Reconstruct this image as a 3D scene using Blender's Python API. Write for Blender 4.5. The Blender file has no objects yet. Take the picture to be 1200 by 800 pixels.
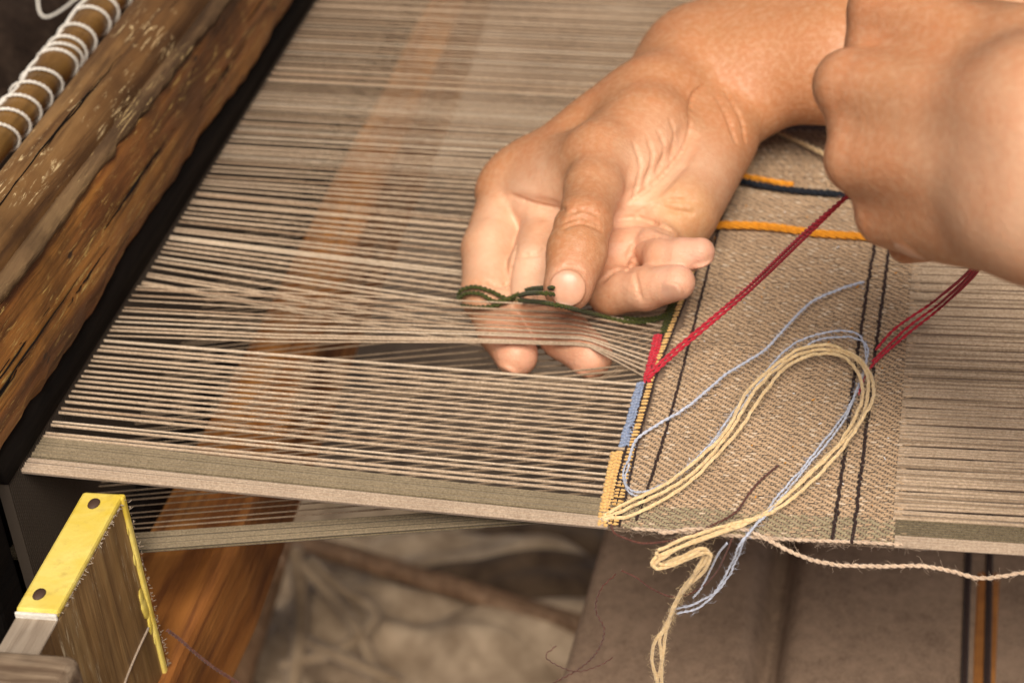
import bpy, math, random
import numpy as np
from mathutils import Vector, Matrix
random.seed(7); RNG = np.random.default_rng(7)
SC = bpy.context.scene; COL = SC.collection
# ------------------------------------------------------------------ camera
W0, H0, F = 1200.0, 800.0, 2400.0
def nrm(v): v = np.array(v, float); return v/np.linalg.norm(v)
cy = nrm((600, -1680, F))                       # weft direction in camera axes (right, down, forward)
cx = nrm((1.0, .0436, -.2194)); cx = nrm(cx - cy*np.dot(cx, cy))
cz = np.cross(cx, cy)
RW = np.array([cx, cy, cz])                     # rows: world axes in camera axes
DEP0 = 0.70
O_C = DEP0*np.array([(710-600)/F, (618-400)/F, 1.0])
CAM = -RW @ O_C
def ray(px, py): return RW @ np.array([(px-600)/F, (py-400)/F, 1.0])
def P(px, py, z=0.0):                           # point of the photograph at world height z (mm)
    d = ray(px, py); t = (z*.001-CAM[2])/d[2]; return CAM + d*t
def Q(px, py, dep): return CAM + ray(px, py)*dep*.001   # ... at a distance along the view (mm)
def proj(p):
    c = RW.T @ (np.array(p)-CAM); return (600+F*c[0]/c[2], 400+F*c[1]/c[2], c[2])
cam = bpy.data.cameras.new('camera'); camo = bpy.data.objects.new('camera', cam); COL.objects.link(camo)
r_, u_, b_ = RW@np.array([1, 0, 0]), RW@np.array([0, -1, 0]), RW@np.array([0, 0, -1])
camo.matrix_world = Matrix(((r_[0], u_[0], b_[0], CAM[0]), (r_[1], u_[1], b_[1], CAM[1]), (r_[2], u_[2], b_[2], CAM[2]), (0, 0, 0, 1)))
cam.sensor_width = 36; cam.lens = 36*F/W0; cam.clip_start = .02; cam.clip_end = 60
cam.dof.use_dof = True; cam.dof.focus_distance = .725; cam.dof.aperture_fstop = 10.5
SC.camera = camo
# ------------------------------------------------------------------ sky and sun
w = bpy.data.worlds.new('World'); SC.world = w; w.use_nodes = True
nt = w.node_tree; bg = nt.nodes['Background']; sky = nt.nodes.new('ShaderNodeTexSky')
SUN_EL, SUN_AZ = math.radians(52), math.radians(164)     # azimuth from +Y towards +X
sky.sky_type = 'NISHITA'; sky.sun_disc = False; sky.sun_elevation = SUN_EL; sky.sun_rotation = SUN_AZ
sky.air_density = .25; sky.dust_density = 5.0; sky.ozone_density = 0
nt.links.new(sky.outputs[0], bg.inputs[0]); bg.inputs[1].default_value = .06
sl = bpy.data.lights.new('sun', 'SUN'); sl.energy = 2.9; sl.angle = math.radians(32); sl.color = (1, .91, .80)
so = bpy.data.objects.new('sun', sl); COL.objects.link(so)
sd = Vector((math.sin(SUN_AZ)*math.cos(SUN_EL), math.cos(SUN_AZ)*math.cos(SUN_EL), math.sin(SUN_EL)))
so.rotation_euler = sd.to_track_quat('Z', 'Y').to_euler()
SC.view_settings.view_transform = 'Standard'; SC.view_settings.look = 'None'
SC.view_settings.exposure = .52; SC.view_settings.gamma = 1
SC.cycles.use_denoising = True
# ------------------------------------------------------------------ helpers
def tag(o, label=None, cat=None, group=None, kind=None):
    if label: o['label'] = label
    if cat: o['category'] = cat
    if group: o['group'] = group
    if kind: o['kind'] = kind
    return o
def empty(name, loc, label, cat, group=None):
    o = bpy.data.objects.new(name, None); COL.objects.link(o); o.location = Vector(loc); o.empty_display_size = .01
    return tag(o, label, cat, group)
class MB:
    def __init__(s): s.v = []; s.f = []; s.n = 0
    def add(s, v, f):
        s.v.append(np.asarray(v, float)); s.f += [tuple(i+s.n for i in q) for q in f]; s.n += len(v); return s
    def build(s, name, mat, parent=None, smooth=True):
        me = bpy.data.meshes.new(name); v = np.concatenate(s.v)
        me.from_pydata(v.tolist(), [], s.f)
        if smooth: me.polygons.foreach_set('use_smooth', [True]*len(me.polygons))
        me.materials.append(mat); me.update()
        o = bpy.data.objects.new(name, me); COL.objects.link(o)
        if parent is not None:
            o.parent = parent; o.matrix_parent_inverse = Matrix.Translation(-parent.location)
        return o
def resample(pts, n):
    p = np.asarray(pts, float)
    # catmull-rom through the points, then even steps
    q = np.vstack([2*p[0]-p[1], p, 2*p[-1]-p[-2]]); out = []
    for i in range(1, len(q)-2):
        for t in np.linspace(0, 1, 24, endpoint=False):
            a, b, c, d = q[i-1], q[i], q[i+1], q[i+2]
            out.append(.5*((2*b)+(-a+c)*t+(2*a-5*b+4*c-d)*t*t+(-a+3*b-3*c+d)*t**3))
    out.append(p[-1]); out = np.array(out)
    s = np.r_[0, np.cumsum(np.linalg.norm(np.diff(out, axis=0), axis=1))]
    u = np.linspace(0, s[-1], n)
    return np.column_stack([np.interp(u, s, out[:, k]) for k in range(out.shape[1])])
def frames(p):
    t = np.gradient(p, axis=0); t /= np.linalg.norm(t, axis=1)[:, None]+1e-12
    ref = np.array([0, 0, 1.0]) if abs(t[0][2]) < .9 else np.array([1.0, 0, 0])
    N = np.zeros_like(p); n = ref - t[0]*np.dot(ref, t[0])
    for i in range(len(p)):
        n = n - t[i]*np.dot(n, t[i]); n /= np.linalg.norm(n)+1e-12; N[i] = n
    return t, N, np.cross(t, N)
def tube_data(p, r, sides=6, cap=True):
    p = np.asarray(p, float); n = len(p); r = np.broadcast_to(np.asarray(r, float), (n,))
    t, N, B = frames(p); a = np.arange(sides)*2*math.pi/sides
    v = (p[:, None]+r[:, None, None]*(np.cos(a)[None, :, None]*N[:, None]+np.sin(a)[None, :, None]*B[:, None])).reshape(-1, 3)
    f = [(i*sides+j, i*sides+(j+1) % sides, (i+1)*sides+(j+1) % sides, (i+1)*sides+j) for i in range(n-1) for j in range(sides)]
    if cap: f += [tuple(range(sides-1, -1, -1)), tuple((n-1)*sides+j for j in range(sides))]
    return v, f
def tube(mb, pts, r, sides=6, n=None):
    p = resample(pts, n) if n else np.asarray(pts, float); return mb.add(*tube_data(p, r, sides))
def plied(mb, pts, r, plies=2, turn=.006, sides=5, step=.0009, wob=0, taper=None, pr=.58):
    """a twisted yarn of several plies along pts; r is the radius of the whole yarn"""
    L = np.sum(np.linalg.norm(np.diff(np.asarray(pts), axis=0), axis=1)); n = max(8, int(L/step))
    p = resample(pts, n)
    if wob: p = p + wob*np.column_stack([np.convolve(RNG.normal(size=n+20), np.ones(21)/4.6, 'valid')[:n] for _ in range(3)])
    t, N, B = frames(p); s = np.linspace(0, L, n); rr = np.full(n, r)
    if taper is not None: rr = r*np.interp(np.linspace(0, 1, n), *taper)
    for k in range(plies):
        a = 2*math.pi*(s/turn + k/plies)
        c = p + (.5*rr)[:, None]*(np.cos(a)[:, None]*N+np.sin(a)[:, None]*B)
        mb.add(*tube_data(c, rr*pr, sides))
    return p
def fuzz(mb, p, r, count, ln=.004, rad=.00004):
    """loose fibres standing off a yarn"""
    t, N, B = frames(p)
    for _ in range(count):
        i = RNG.integers(0, len(p)); a = RNG.uniform(0, 2*math.pi); d = N[i]*math.cos(a)+B[i]*math.sin(a)
        l = ln*RNG.uniform(.3, 1); q0 = p[i]+d*r*.7; q2 = q0+(d*.6+t[i]*RNG.uniform(-1, 1))*l; q1 = (q0+q2)/2+RNG.normal(size=3)*l*.18
        mb.add(*tube_data(np.array([q0, q1, q2]), [rad, rad, rad*.5], 3, False))
def bead_template():
    v = []; f = []
    for i, (z, r) in enumerate(((-1, .3), (-.5, .88), (.5, .88), (1, .3))):
        for j in range(6): a = j*math.pi/3; v.append((z, r*math.cos(a), r*math.sin(a)))
    for i in range(3):
        for j in range(6): f.append((i*6+j, i*6+(j+1) % 6, (i+1)*6+(j+1) % 6, (i+1)*6+j))
    return np.array(v), f
BV, BF = bead_template()
def bead(mb, c, d, l, r, up=(0, 0, 1), flat=1.0):
    d = nrm(d); up = np.array(up, float); s = nrm(np.cross(up, d)); up = np.cross(d, s)
    mb.add(np.asarray(c)+BV[:, :1]*l*d+BV[:, 1:2]*r*s+BV[:, 2:3]*r*flat*up, BF)
def prism(mb, sec, ys, jit=0):
    """extrude cross-sections: sec is a list of (x, z) loops, one for each y"""
    m = len(sec[0]); v = [(x, y, z) for S, y in zip(sec, ys) for x, z in S]
    f = [(i*m+j, (i+1)*m+j, (i+1)*m+(j+1) % m, i*m+(j+1) % m) for i in range(len(ys)-1) for j in range(m)]
    f += [tuple(range(m)), tuple(len(ys)*m-1-j for j in range(m))]
    return mb.add(v, f)
def boxpts(mb, c8):
    return mb.add(c8, [(0, 3, 2, 1), (4, 5, 6, 7), (0, 1, 5, 4), (1, 2, 6, 5), (2, 3, 7, 6), (3, 0, 4, 7)])
def box(mb, a, b):
    (x0, y0, z0), (x1, y1, z1) = a, b
    return boxpts(mb, [(x0, y0, z0), (x1, y0, z0), (x1, y1, z0), (x0, y1, z0), (x0, y0, z1), (x1, y0, z1), (x1, y1, z1), (x0, y1, z1)])
def bevel(o, wd, seg=2):
    m = o.modifiers.new('bevel', 'BEVEL'); m.width = wd; m.segments = seg; m.limit_method = 'ANGLE'; m.angle_limit = math.radians(40)
    return o
# ------------------------------------------------------------------ materials
class NT:
    def __init__(s, name, rough=.8):
        s.m = bpy.data.materials.new(name); s.m.use_nodes = True; s.t = s.m.node_tree; s.b = s.t.nodes['Principled BSDF']
        s.b.inputs['Roughness'].default_value = rough
    def n(s, typ, **kw):
        o = s.t.nodes.new(typ)
        for k, v in kw.items(): setattr(o, k, v)
        return o
    def l(s, a, b): s.t.links.new(a, b)
    def coord(s, scale=(1, 1, 1), rot=(0, 0, 0)):
        tc = s.n('ShaderNodeTexCoord'); mp = s.n('ShaderNodeMapping'); mp.inputs['Scale'].default_value = scale; mp.inputs['Rotation'].default_value = rot
        s.l(tc.outputs['Object'], mp.inputs[0]); return mp.outputs[0]
    def noise(s, co, scale, detail=4, rough=.55, dist=0):
        o = s.n('ShaderNodeTexNoise'); o.inputs['Scale'].default_value = scale; o.inputs['Detail'].default_value = detail
        o.inputs['Roughness'].default_value = rough; o.inputs['Distortion'].default_value = dist; s.l(co, o.inputs['Vector']); return o.outputs[0]
    def ramp(s, fac, stops):
        o = s.n('ShaderNodeValToRGB'); e = o.color_ramp.elements
        while len(e) < len(stops): e.new(.5)
        for q, (p, c) in zip(e, stops):
            q.position = p; q.color = (*c, 1) if not np.isscalar(c) else (c, c, c, 1)
        s.l(fac, o.inputs[0]); return o.outputs[0]
    def mix(s, fac, a, b, mode='MIX'):
        o = s.n('ShaderNodeMix', data_type='RGBA', blend_type=mode)
        for sock, v in ((o.inputs[0], fac), (o.inputs[6], a), (o.inputs[7], b)):
            if hasattr(v, 'is_linked') or hasattr(v, 'links'): s.l(v, sock)
            elif np.isscalar(v): sock.default_value = v
            else: sock.default_value = (*v, 1)
        return o.outputs[2]
    def bump(s, h, strength, dist, prev=None):
        o = s.n('ShaderNodeBump'); o.inputs['Strength'].default_value = strength; o.inputs['Distance'].default_value = dist
        s.l(h, o.inputs['Height'])
        if prev is not None: s.l(prev, o.inputs['Normal'])
        return o.outputs[0]
    def out(s, color=None, rough=None, normal=None):
        if color is not None:
            if np.isscalar(color) or isinstance(color, tuple): s.b.inputs['Base Color'].default_value = (*color, 1)
            else: s.l(color, s.b.inputs['Base Color'])
        if rough is not None: s.l(rough, s.b.inputs['Roughness'])
        if normal is not None: s.l(normal, s.b.inputs['Normal'])
        return s.m
def fibre(name, a, b, scale=900, sheen=.25, bump=.5, big=40):
    m = NT(name, .92); co = m.coord()
    f = m.noise(co, scale, 3, .65); g = m.noise(co, big, 3)
    c = m.mix(m.ramp(f, [(.32, 0.0), (.68, 1.0)]), a, b)
    c = m.mix(m.ramp(g, [(.3, 0.0), (.7, .35)]), c, tuple(.72*x for x in a))
    m.b.inputs['Sheen Weight'].default_value = sheen; m.b.inputs['Sheen Roughness'].default_value = .5
    m.b.inputs['Specular IOR Level'].default_value = .2
    return m.out(c, None, m.bump(f, bump, .0006))
def wood(name, dark, mid, light, axis='Y', rough=.5, fine=1.0, scratch=None, pits=None, spec=.5):
    m = NT(name, rough); st = {'X': (2.2, 26, 26), 'Y': (26, 2.2, 26), 'Z': (26, 26, 2.2)}[axis]
    st2 = tuple(3.2*x if x > 5 else x*2 for x in st)
    co = m.coord(st); c2 = m.coord(st2); c0 = m.coord()
    g = m.noise(co, 1.6*fine, 6, .6, .8); h = m.noise(c2, 2.4*fine, 5, .65, .3); k = m.noise(c0, 14, 4, .6, .4)
    c = m.ramp(g, [(.3, dark), (.5, mid), (.72, light)])
    c = m.mix(m.ramp(h, [(.36, .75), (.52, 0.0)]), c, dark)
    c = m.mix(m.ramp(k, [(.38, .55), (.58, 0.0)]), c, tuple(.55*x for x in dark))
    ht = h
    if scratch:
        s1 = m.noise(m.coord(tuple(1.0*x for x in st), (.25, .3, .5)), 12, 6, .78, 2.2); s2 = m.noise(c0, 26, 5, .7, .5)
        f1 = m.ramp(s1, [(.56, 0.0), (.60, 1.0)]); f2 = m.ramp(s2, [(.47, 0.0), (.56, .9)])
        mm = m.n('ShaderNodeMath', operation='MULTIPLY'); m.l(f1, mm.inputs[0]); m.l(f2, mm.inputs[1])
        c = m.mix(mm.outputs[0], c, scratch)
    if pits:
        v = m.n('ShaderNodeTexVoronoi'); v.inputs['Scale'].default_value = 1.0; m.l(m.coord({'X': (60, 130, 130), 'Y': (130, 60, 130), 'Z': (130, 130, 60)}[axis]), v.inputs['Vector'])
        pm = m.ramp(v.outputs['Distance'], [(.10, 1.0), (.17, 0.0)]); pn = m.ramp(m.noise(c0, 22, 2), [(.55, 0.0), (.6, 1.0)])
        mm = m.n('ShaderNodeMath', operation='MULTIPLY'); m.l(pm, mm.inputs[0]); m.l(pn, mm.inputs[1]); c = m.mix(mm.outputs[0], c, pits)
    m.b.inputs['Specular IOR Level'].default_value = spec
    rg = m.ramp(h, [(.3, min(1, rough+.2)), (.7, max(.1, rough-.1))])
    return m.out(c, rg, m.bump(ht, .6, .0012, m.bump(g, .5, .002)))
M = {}
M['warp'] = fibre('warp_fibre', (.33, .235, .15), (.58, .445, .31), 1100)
M['warp_low'] = fibre('lower_warp_fibre', (.21, .145, .088), (.38, .28, .185), 1100)  # lower sheet's shade put into the colour; also serves the darker unwoven threads
M['olive_light'] = fibre('olive_light_fibre', (.16, .122, .072), (.31, .245, .155), 1300)
M['pale_dark'] = fibre('pale_dark_fibre', (.17, .12, .08), (.32, .24, .17), 1300)
M['olive'] = fibre('olive_fibre', (.085, .062, .033), (.21, .165, .095), 1300)
M['pale'] = fibre('pale_fibre', (.31, .225, .155), (.52, .41, .30), 1300)
M['weave'] = fibre('weave_fibre', (.39, .25, .138), (.63, .45, .28), 900, big=60)
M['weave_light'] = fibre('light_weave_fibre', (.52, .39, .26), (.74, .60, .44), 900, big=60)
M['warp_light'] = fibre('light_warp_fibre', (.42, .32, .215), (.66, .53, .39), 1100)
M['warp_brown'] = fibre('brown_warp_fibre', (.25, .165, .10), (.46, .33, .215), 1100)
M['weft'] = fibre('weft_fibre', (.23, .155, .09), (.45, .33, .21), 900, big=60)
M['weave_olive'] = fibre('weave_olive_fibre', (.24, .19, .105), (.43, .36, .22), 800)
M['base'] = fibre('cloth_ground', (.17, .11, .068), (.26, .18, .115), 700)
M['dark'] = fibre('dark_brown_yarn', (.018, .008, .006), (.05, .024, .017), 900, .1)
M['red'] = fibre('red_yarn', (.40, .010, .026), (.58, .03, .05), 900, .2)
M['blue'] = fibre('blue_yarn', (.40, .44, .54), (.60, .63, .72), 900, .3)
M['blue_deep'] = fibre('blue_insert_yarn', (.15, .20, .32), (.34, .39, .50), 900, .2)
M['cream'] = fibre('cream_yarn', (.66, .46, .22), (.84, .66, .38), 900, .35)
M['gold'] = fibre('gold_yarn', (.58, .33, .10), (.76, .50, .20), 800, .2)
M['orange'] = fibre('orange_yarn', (.62, .22, .008), (.82, .36, .03), 800, .2)
M['green'] = fibre('green_yarn', (.028, .034, .006), (.085, .09, .02), 900, .1)
M['navy'] = fibre('navy_yarn', (.006, .008, .012), (.02, .024, .034), 900, .1)
M['natural'] = fibre('natural_yarn', (.48, .34, .23), (.70, .55, .40), 800, .3)
M['brown'] = fibre('brown_yarn', (.07, .022, .014), (.16, .06, .04), 900, .2)
M['white'] = fibre('white_cord', (.62, .58, .50), (.80, .77, .70), 700, .2)
M['speck_white'] = fibre('white_fleck', (.75, .72, .68), (.85, .82, .8))
M['beam'] = wood('beater_wood', (.05, .017, .006), (.25, .092, .021), (.48, .22, .045), 'Y', .40, 1, (.58, .40, .13), (.03, .014, .008), spec=.3)
M['beam_top'] = wood('worn_beater_wood', (.055, .025, .010), (.165, .082, .028), (.30, .17, .064), 'Y', .45, 1, (.62, .47, .25), spec=.3)
M['ridge'] = wood('grey_worn_wood', (.05, .027, .013), (.13, .075, .036), (.26, .165, .075), 'Y', .65, 1.6, (.5, .36, .16), spec=.2)
M['roller'] = wood('shaded_warp_tone', (.018, .010, .006), (.045, .027, .017), (.075, .05, .034), 'X', .7, 2, spec=.2)  # dark tone stands for warp lying in shade
M['bamboo'] = wood('bamboo_skin', (.10, .05, .014), (.22, .115, .032), (.34, .20, .06), 'Y', .3, .8)
M['black'] = wood('dark_reed_wood', (.003, .002, .0015), (.006, .004, .003), (.011, .007, .005), 'Y', .8, spec=.15)
M['dent'] = NT('reed_dent_metal', .6).out((.05, .038, .028))
M['under'] = wood('orange_brown_wood', (.11, .032, .008), (.34, .13, .03), (.52, .23, .06), 'Y', .42, 1)
M['board'] = wood('brown_board', (.13, .065, .02), (.30, .175, .065), (.50, .34, .15), 'Z', .5, .9, (.55, .46, .3))
M['greywood'] = wood('grey_board_edge', (.22, .16, .11), (.42, .34, .25), (.56, .48, .38), 'Y', .8, 1.4)
M['endgrain'] = wood('worn_block', (.09, .05, .025), (.26, .18, .11), (.45, .36, .25), 'X', .7, 1.3)
M['stick'] = wood('far_stick', (.13, .07, .035), (.27, .155, .08), (.38, .24, .14), 'Z', .6)
M['greystick'] = wood('far_grey_stick', (.14, .09, .06), (.27, .19, .13), (.36, .27, .2), 'Z', .7)
M['straw'] = fibre('straw', (.26, .18, .105), (.43, .32, .205), 60)
M['sack'] = fibre('pale_sack', (.30, .215, .135), (.60, .46, .31), 40, .1, .3, 14)
M['sack_dark'] = fibre('dark_sack', (.05, .03, .018), (.16, .105, .062), 40, .1, .3, 14)
M['pink'] = fibre('pink_cloth', (.62, .42, .34), (.74, .55, .46), 400)
def yellow():
    m = NT('yellow_paint', .45); c0 = m.coord(); g = m.noise(c0, 45, 5, .65, .5); h = m.noise(c0, 160, 4, .6)
    c = m.mix(m.ramp(g, [(.35, 0.0), (.7, 1.0)]), (.66, .49, .06), (.80, .68, .21))
    c = m.mix(m.ramp(h, [(.55, 0.0), (.75, .6)]), c, (.45, .31, .08))
    return m.out(c, None, m.bump(h, .4, .0008))
M['yellow'] = yellow()
M['rust'] = NT('nail_rust', .7).out((.06, .03, .018))
def cloth_below():
    m = NT('brown_cloth', .95); c0 = m.coord((1, 1, 1)); g = m.noise(c0, 30, 5, .6); h = m.noise(c0, 900, 3)
    k = m.noise(c0, 190, 4, .65); g2 = m.mix(.5, g, k); c = m.mix(m.ramp(g2, [(.38, 0.0), (.62, 1.0)]), (.14, .088, .055), (.27, .182, .12))
    return m.out(m.mix(m.ramp(h, [(.4, 0.0), (.6, .5)]), c, (.29, .205, .14)), None, m.bump(h, .4, .001))
M['cloth_low'] = cloth_below()
def ground_m():
    m = NT('earth', .95); c0 = m.coord(); g = m.noise(c0, 9, 7, .65); h = m.noise(c0, 80, 5)
    c = m.ramp(g, [(.3, (.07, .046, .029)), (.5, (.17, .12, .078)), (.7, (.34, .26, .18))])
    return m.out(c, None, m.bump(h, .6, .01, m.bump(g, .8, .05)))
M['ground'] = ground_m()
def skin_m():
    m = NT('skin', .46); at = m.n('ShaderNodeAttribute', attribute_name='tint'); c0 = m.coord()
    g = m.noise(c0, 60, 5, .6); h = m.noise(c0, 420, 4, .6)
    c = m.mix(m.ramp(g, [(.38, 0.0), (.68, .5)]), at.outputs['Color'], (.52, .20, .085))
    c = m.mix(m.ramp(h, [(.42, 0.0), (.75, .4)]), c, (.66, .43, .27))
    v = m.n('ShaderNodeTexVoronoi', feature='DISTANCE_TO_EDGE'); v.inputs['Scale'].default_value = 900; m.l(c0, v.inputs['Vector'])
    ln = m.noise(m.coord((260, 900, 500), (.3, .2, .8)), 1.0, 4, .6, .6)
    nail = m.n('ShaderNodeAttribute', attribute_name='nail')
    rg = m.mix(nail.outputs['Fac'], m.ramp(h, [(.3, .54), (.7, .38)]), (.30, .30, .30))
    b = m.bump(v.outputs['Distance'], .35, .0005, m.bump(ln, .4, .0008, m.bump(g, .25, .0016)))
    for bn in [x for x in m.t.nodes if x.type == 'BUMP']:
        mt = m.n('ShaderNodeMath', operation='MULTIPLY_ADD'); mt.inputs[1].default_value = -bn.inputs['Strength'].default_value; mt.inputs[2].default_value = bn.inputs['Strength'].default_value
        m.l(nail.outputs['Fac'], mt.inputs[0]); m.l(mt.outputs[0], bn.inputs['Strength'])
    m.b.inputs['Subsurface Weight'].default_value = .16; m.b.inputs['Subsurface Radius'].default_value = (1, .35, .18)
    m.b.inputs['Subsurface Scale'].default_value = .004; m.b.inputs['Specular IOR Level'].default_value = .35
    return m.out(c, rg, b)
M['skin'] = skin_m()
# ------------------------------------------------------------------ body: distance fields grown into one skin
VX = .0007
class Field:
    def __init__(s, lo, hi):
        s.lo = np.array(lo, float); s.n = np.ceil((np.array(hi)-s.lo)/VX).astype(int)+1
        s.d = np.full(s.n, .02, np.float32); s.k = 1.0
    def sub(s, lo, hi, m):
        a = np.clip(np.floor((np.minimum(lo, hi)-m-s.lo)/VX).astype(int), 0, s.n); b = np.clip(np.ceil((np.maximum(lo, hi)+m-s.lo)/VX).astype(int)+1, 0, s.n)
        if np.any(b <= a): return None
        sl = tuple(slice(i, j) for i, j in zip(a, b))
        g = np.meshgrid(*[(np.arange(i, j)*VX+o).astype(np.float32) for i, j, o in zip(a, b, s.lo)], indexing='ij', sparse=True)
        return sl, g
    def smin(s, sl, d, k):
        a = s.d[sl]; h = np.maximum(k-np.abs(a-d), 0)/k; s.d[sl] = np.minimum(a, d)-h*h*k*.25
    def smax(s, sl, d, k):
        a = s.d[sl]; h = np.maximum(k-np.abs(a-d), 0)/k; s.d[sl] = np.maximum(a, d)+h*h*k*.25
    def capd(s, g, a, b, ra, rb):
        a = np.array(a, np.float32); ab = np.array(b, np.float32)-a; L = float(ab@ab)+1e-12
        q = [g[i]-a[i] for i in range(3)]; t = np.clip((q[0]*ab[0]+q[1]*ab[1]+q[2]*ab[2])/L, 0, 1)
        return np.sqrt((q[0]-t*ab[0])**2+(q[1]-t*ab[1])**2+(q[2]-t*ab[2])**2)-(ra+t*(rb-ra))
    def cone(s, a, b, ra, rb, k=4.0):
        ra, rb, k = ra*.001*s.k, rb*.001*s.k, k*.001*s.k; r = s.sub(np.array(a), np.array(b), max(ra, rb)+k+.004)
        if r: s.smin(r[0], s.capd(r[1], a, b, ra, rb), k)
    def ell(s, c, R, rad, k=2.0, sign=1):
        rad = np.array(rad)*.001; k *= .001; c = np.array(c); r = s.sub(c, c, rad.max()+k+.003)
        if not r: return
        g = r[1]; q = [g[i]-np.float32(c[i]) for i in range(3)]
        e = sum(((q[0]*R[j][0]+q[1]*R[j][1]+q[2]*R[j][2])/rad[j])**2 for j in range(3))
        d = (np.sqrt(e)-1)*rad.min()
        (s.smin if sign > 0 else s.smax)(r[0], d if sign > 0 else -d, k)
    def groove(s, pts, r, k=1.2):
        for a, b in zip(pts[:-1], pts[1:]):
            q = s.sub(np.array(a), np.array(b), (r+k)*.001+.002)
            if q: s.smax(q[0], -s.capd(q[1], a, b, r*.001, r*.001), k*.001)
    def at(s, p):
        i = np.round((np.asarray(p)-s.lo)/VX).astype(int); ok = np.all((i >= 0) & (i < s.n), axis=-1)
        i = np.clip(i, 0, s.n-1); return np.where(ok, s.d[i[..., 0], i[..., 1], i[..., 2]], .02)
    def hit(s, px, py, lift=0):
        d = ray(px, py); d = d/np.linalg.norm(d); t = np.arange(.3, 1.2, .0004); q = CAM+d*t[:, None]; v = s.at(q)
        i = np.argmax(v < lift*.001)
        return q[i] if v[i] < lift*.001 else None
    def line(s, pix, n=40, lift=0):
        """points on the skin seen along a line of the picture"""
        q = resample(np.array(pix, float), n); out = [s.hit(x, y, lift) for x, y in q]; return [o for o in out if o is not None]
    def mesh(s):
        import openvdb as vdb
        g = vdb.FloatGrid(.02); g.copyFromArray(np.ascontiguousarray(s.d), tolerance=0.0)
        p, q = g.convertToQuads(0.0); return p*VX+s.lo, q[:, ::-1]
def finger(fl, js, rs, k=3.0):
    for (a, b, ra, rb) in zip(js[:-1], js[1:], rs[:-1], rs[1:]): fl.cone(a, b, ra, rb, k)
def rot_to(n, t):
    n = nrm(n); t = nrm(np.array(t)-n*np.dot(n, t)); return [t, np.cross(n, t), n]
VIEW = nrm(CAM-P(680, 260, 20))
# ---- right hand (palm up, fingers slipped under the upper threads)
fa = Field(np.array([-.16, -.01, -.035]), np.array([.30, .46, .125]))
wr = P(838, 92, 34)
mcp = [P(596, 228, 15), P(648, 252, 17), P(712, 274, 17), P(776, 272, 17)]
car = [wr+np.array(v)*.001 for v in ((-19, 2, -2), (-7, -4, -3), (6, -7, -3), (18, -9, -2))]
for a, b, ra, rb in zip(car, mcp, (14, 14, 14, 14), (12.6, 12, 11.5, 10.5)): fa.cone(a, b, ra, rb, 9)
fa.cone(mcp[0], mcp[1], 11, 11, 8); fa.cone(mcp[1], mcp[2], 11, 10.5, 8); fa.cone(mcp[2], mcp[3], 10.5, 10, 8)
fa.cone(P(836, 165, 30), P(800, 255, 22), 15, 12, 9)                      # hypothenar
fa.cone(P(818, 84, 34), P(716, 156, 30), 17, 14, 14); fa.cone(P(716, 156, 30), P(614, 216, 17), 14, 12, 14)   # thumb side of the hand
# forearm
el0, el1 = P(1000, 58, 44), P(1330, -20, 60)
for s_ in (-1, 1):
    o_ = np.array([.004, .013, -.002])*s_
    fa.cone(wr+o_, el0+o_*1.5, 19.5, 23, 14); fa.cone(el0+o_*1.5, el1+o_*1.7, 23, 28, 12)
fa.cone(P(816, 74, 34), P(1000, 24, 44), 18, 24, 22)
fa.cone(P(736, 128, 38), P(660, 192, 26), 12, 11, 14)
fa.cone(wr+np.array([0, -.004, .008]), el0+np.array([0, -.002, .010]), 17, 20, 18); fa.cone(P(820, 60, 40), el0+np.array([0, .012, .008]), 16, 20, 18)
# thumb
cmc, tm, ti, tt = P(772, 122, 42), P(706, 184, 45), P(684, 262, 43), P(666, 336, 32)
fa.cone(wr+np.array([-.010, .000, .004]), tm, 18, 13, 14)
fa.cone(cmc, P(742, 205, 34), 18, 13, 12)                                 # thenar
fa.cone(P(622, 205, 23), P(692, 190, 40), 12, 12.5, 12); fa.cone(P(636, 228, 23), P(690, 212, 37), 10.5, 11, 10)   # web to the index
fa.cone(P(700, 250, 20), P(760, 262, 21), 11, 11, 8)
def digit(fl, js, rs, k=2.5, kj=1.0):
    """one finger, joined to the rest with only a narrow fillet so neighbours stay apart"""
    js = [np.array(j) for j in js]; rs = [x*fl.k for x in rs]; lo, hi = np.min(js, 0), np.max(js, 0); r = fl.sub(lo, hi, max(rs)*.001+.006)
    if not r: return
    sl, g = r; d = None; k *= .001
    for a, b, ra, rb in zip(js[:-1], js[1:], rs[:-1], rs[1:]):
        e = fl.capd(g, a, b, ra*.001, rb*.001)
        if d is None: d = e
        else: h = np.maximum(k-np.abs(d-e), 0)/k; d = np.minimum(d, e)-h*h*k*.25
    fl.smin(sl, d, kj*.001)
fa.cone(P(764, 148, 45), P(738, 226, 34), 15, 10, 7); fa.cone(P(842, 158, 31), P(802, 240, 28), 12, 12, 11); fa.cone(P(720, 298, 19), P(772, 286, 21), 10, 9.5, 6)
digit(fa, [tm, (tm+ti)/2, ti, (ti*.55+tt*.45), tt], [12.8, 10.9, 10.4, 10.9, 9.5], 4, 5)
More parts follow.
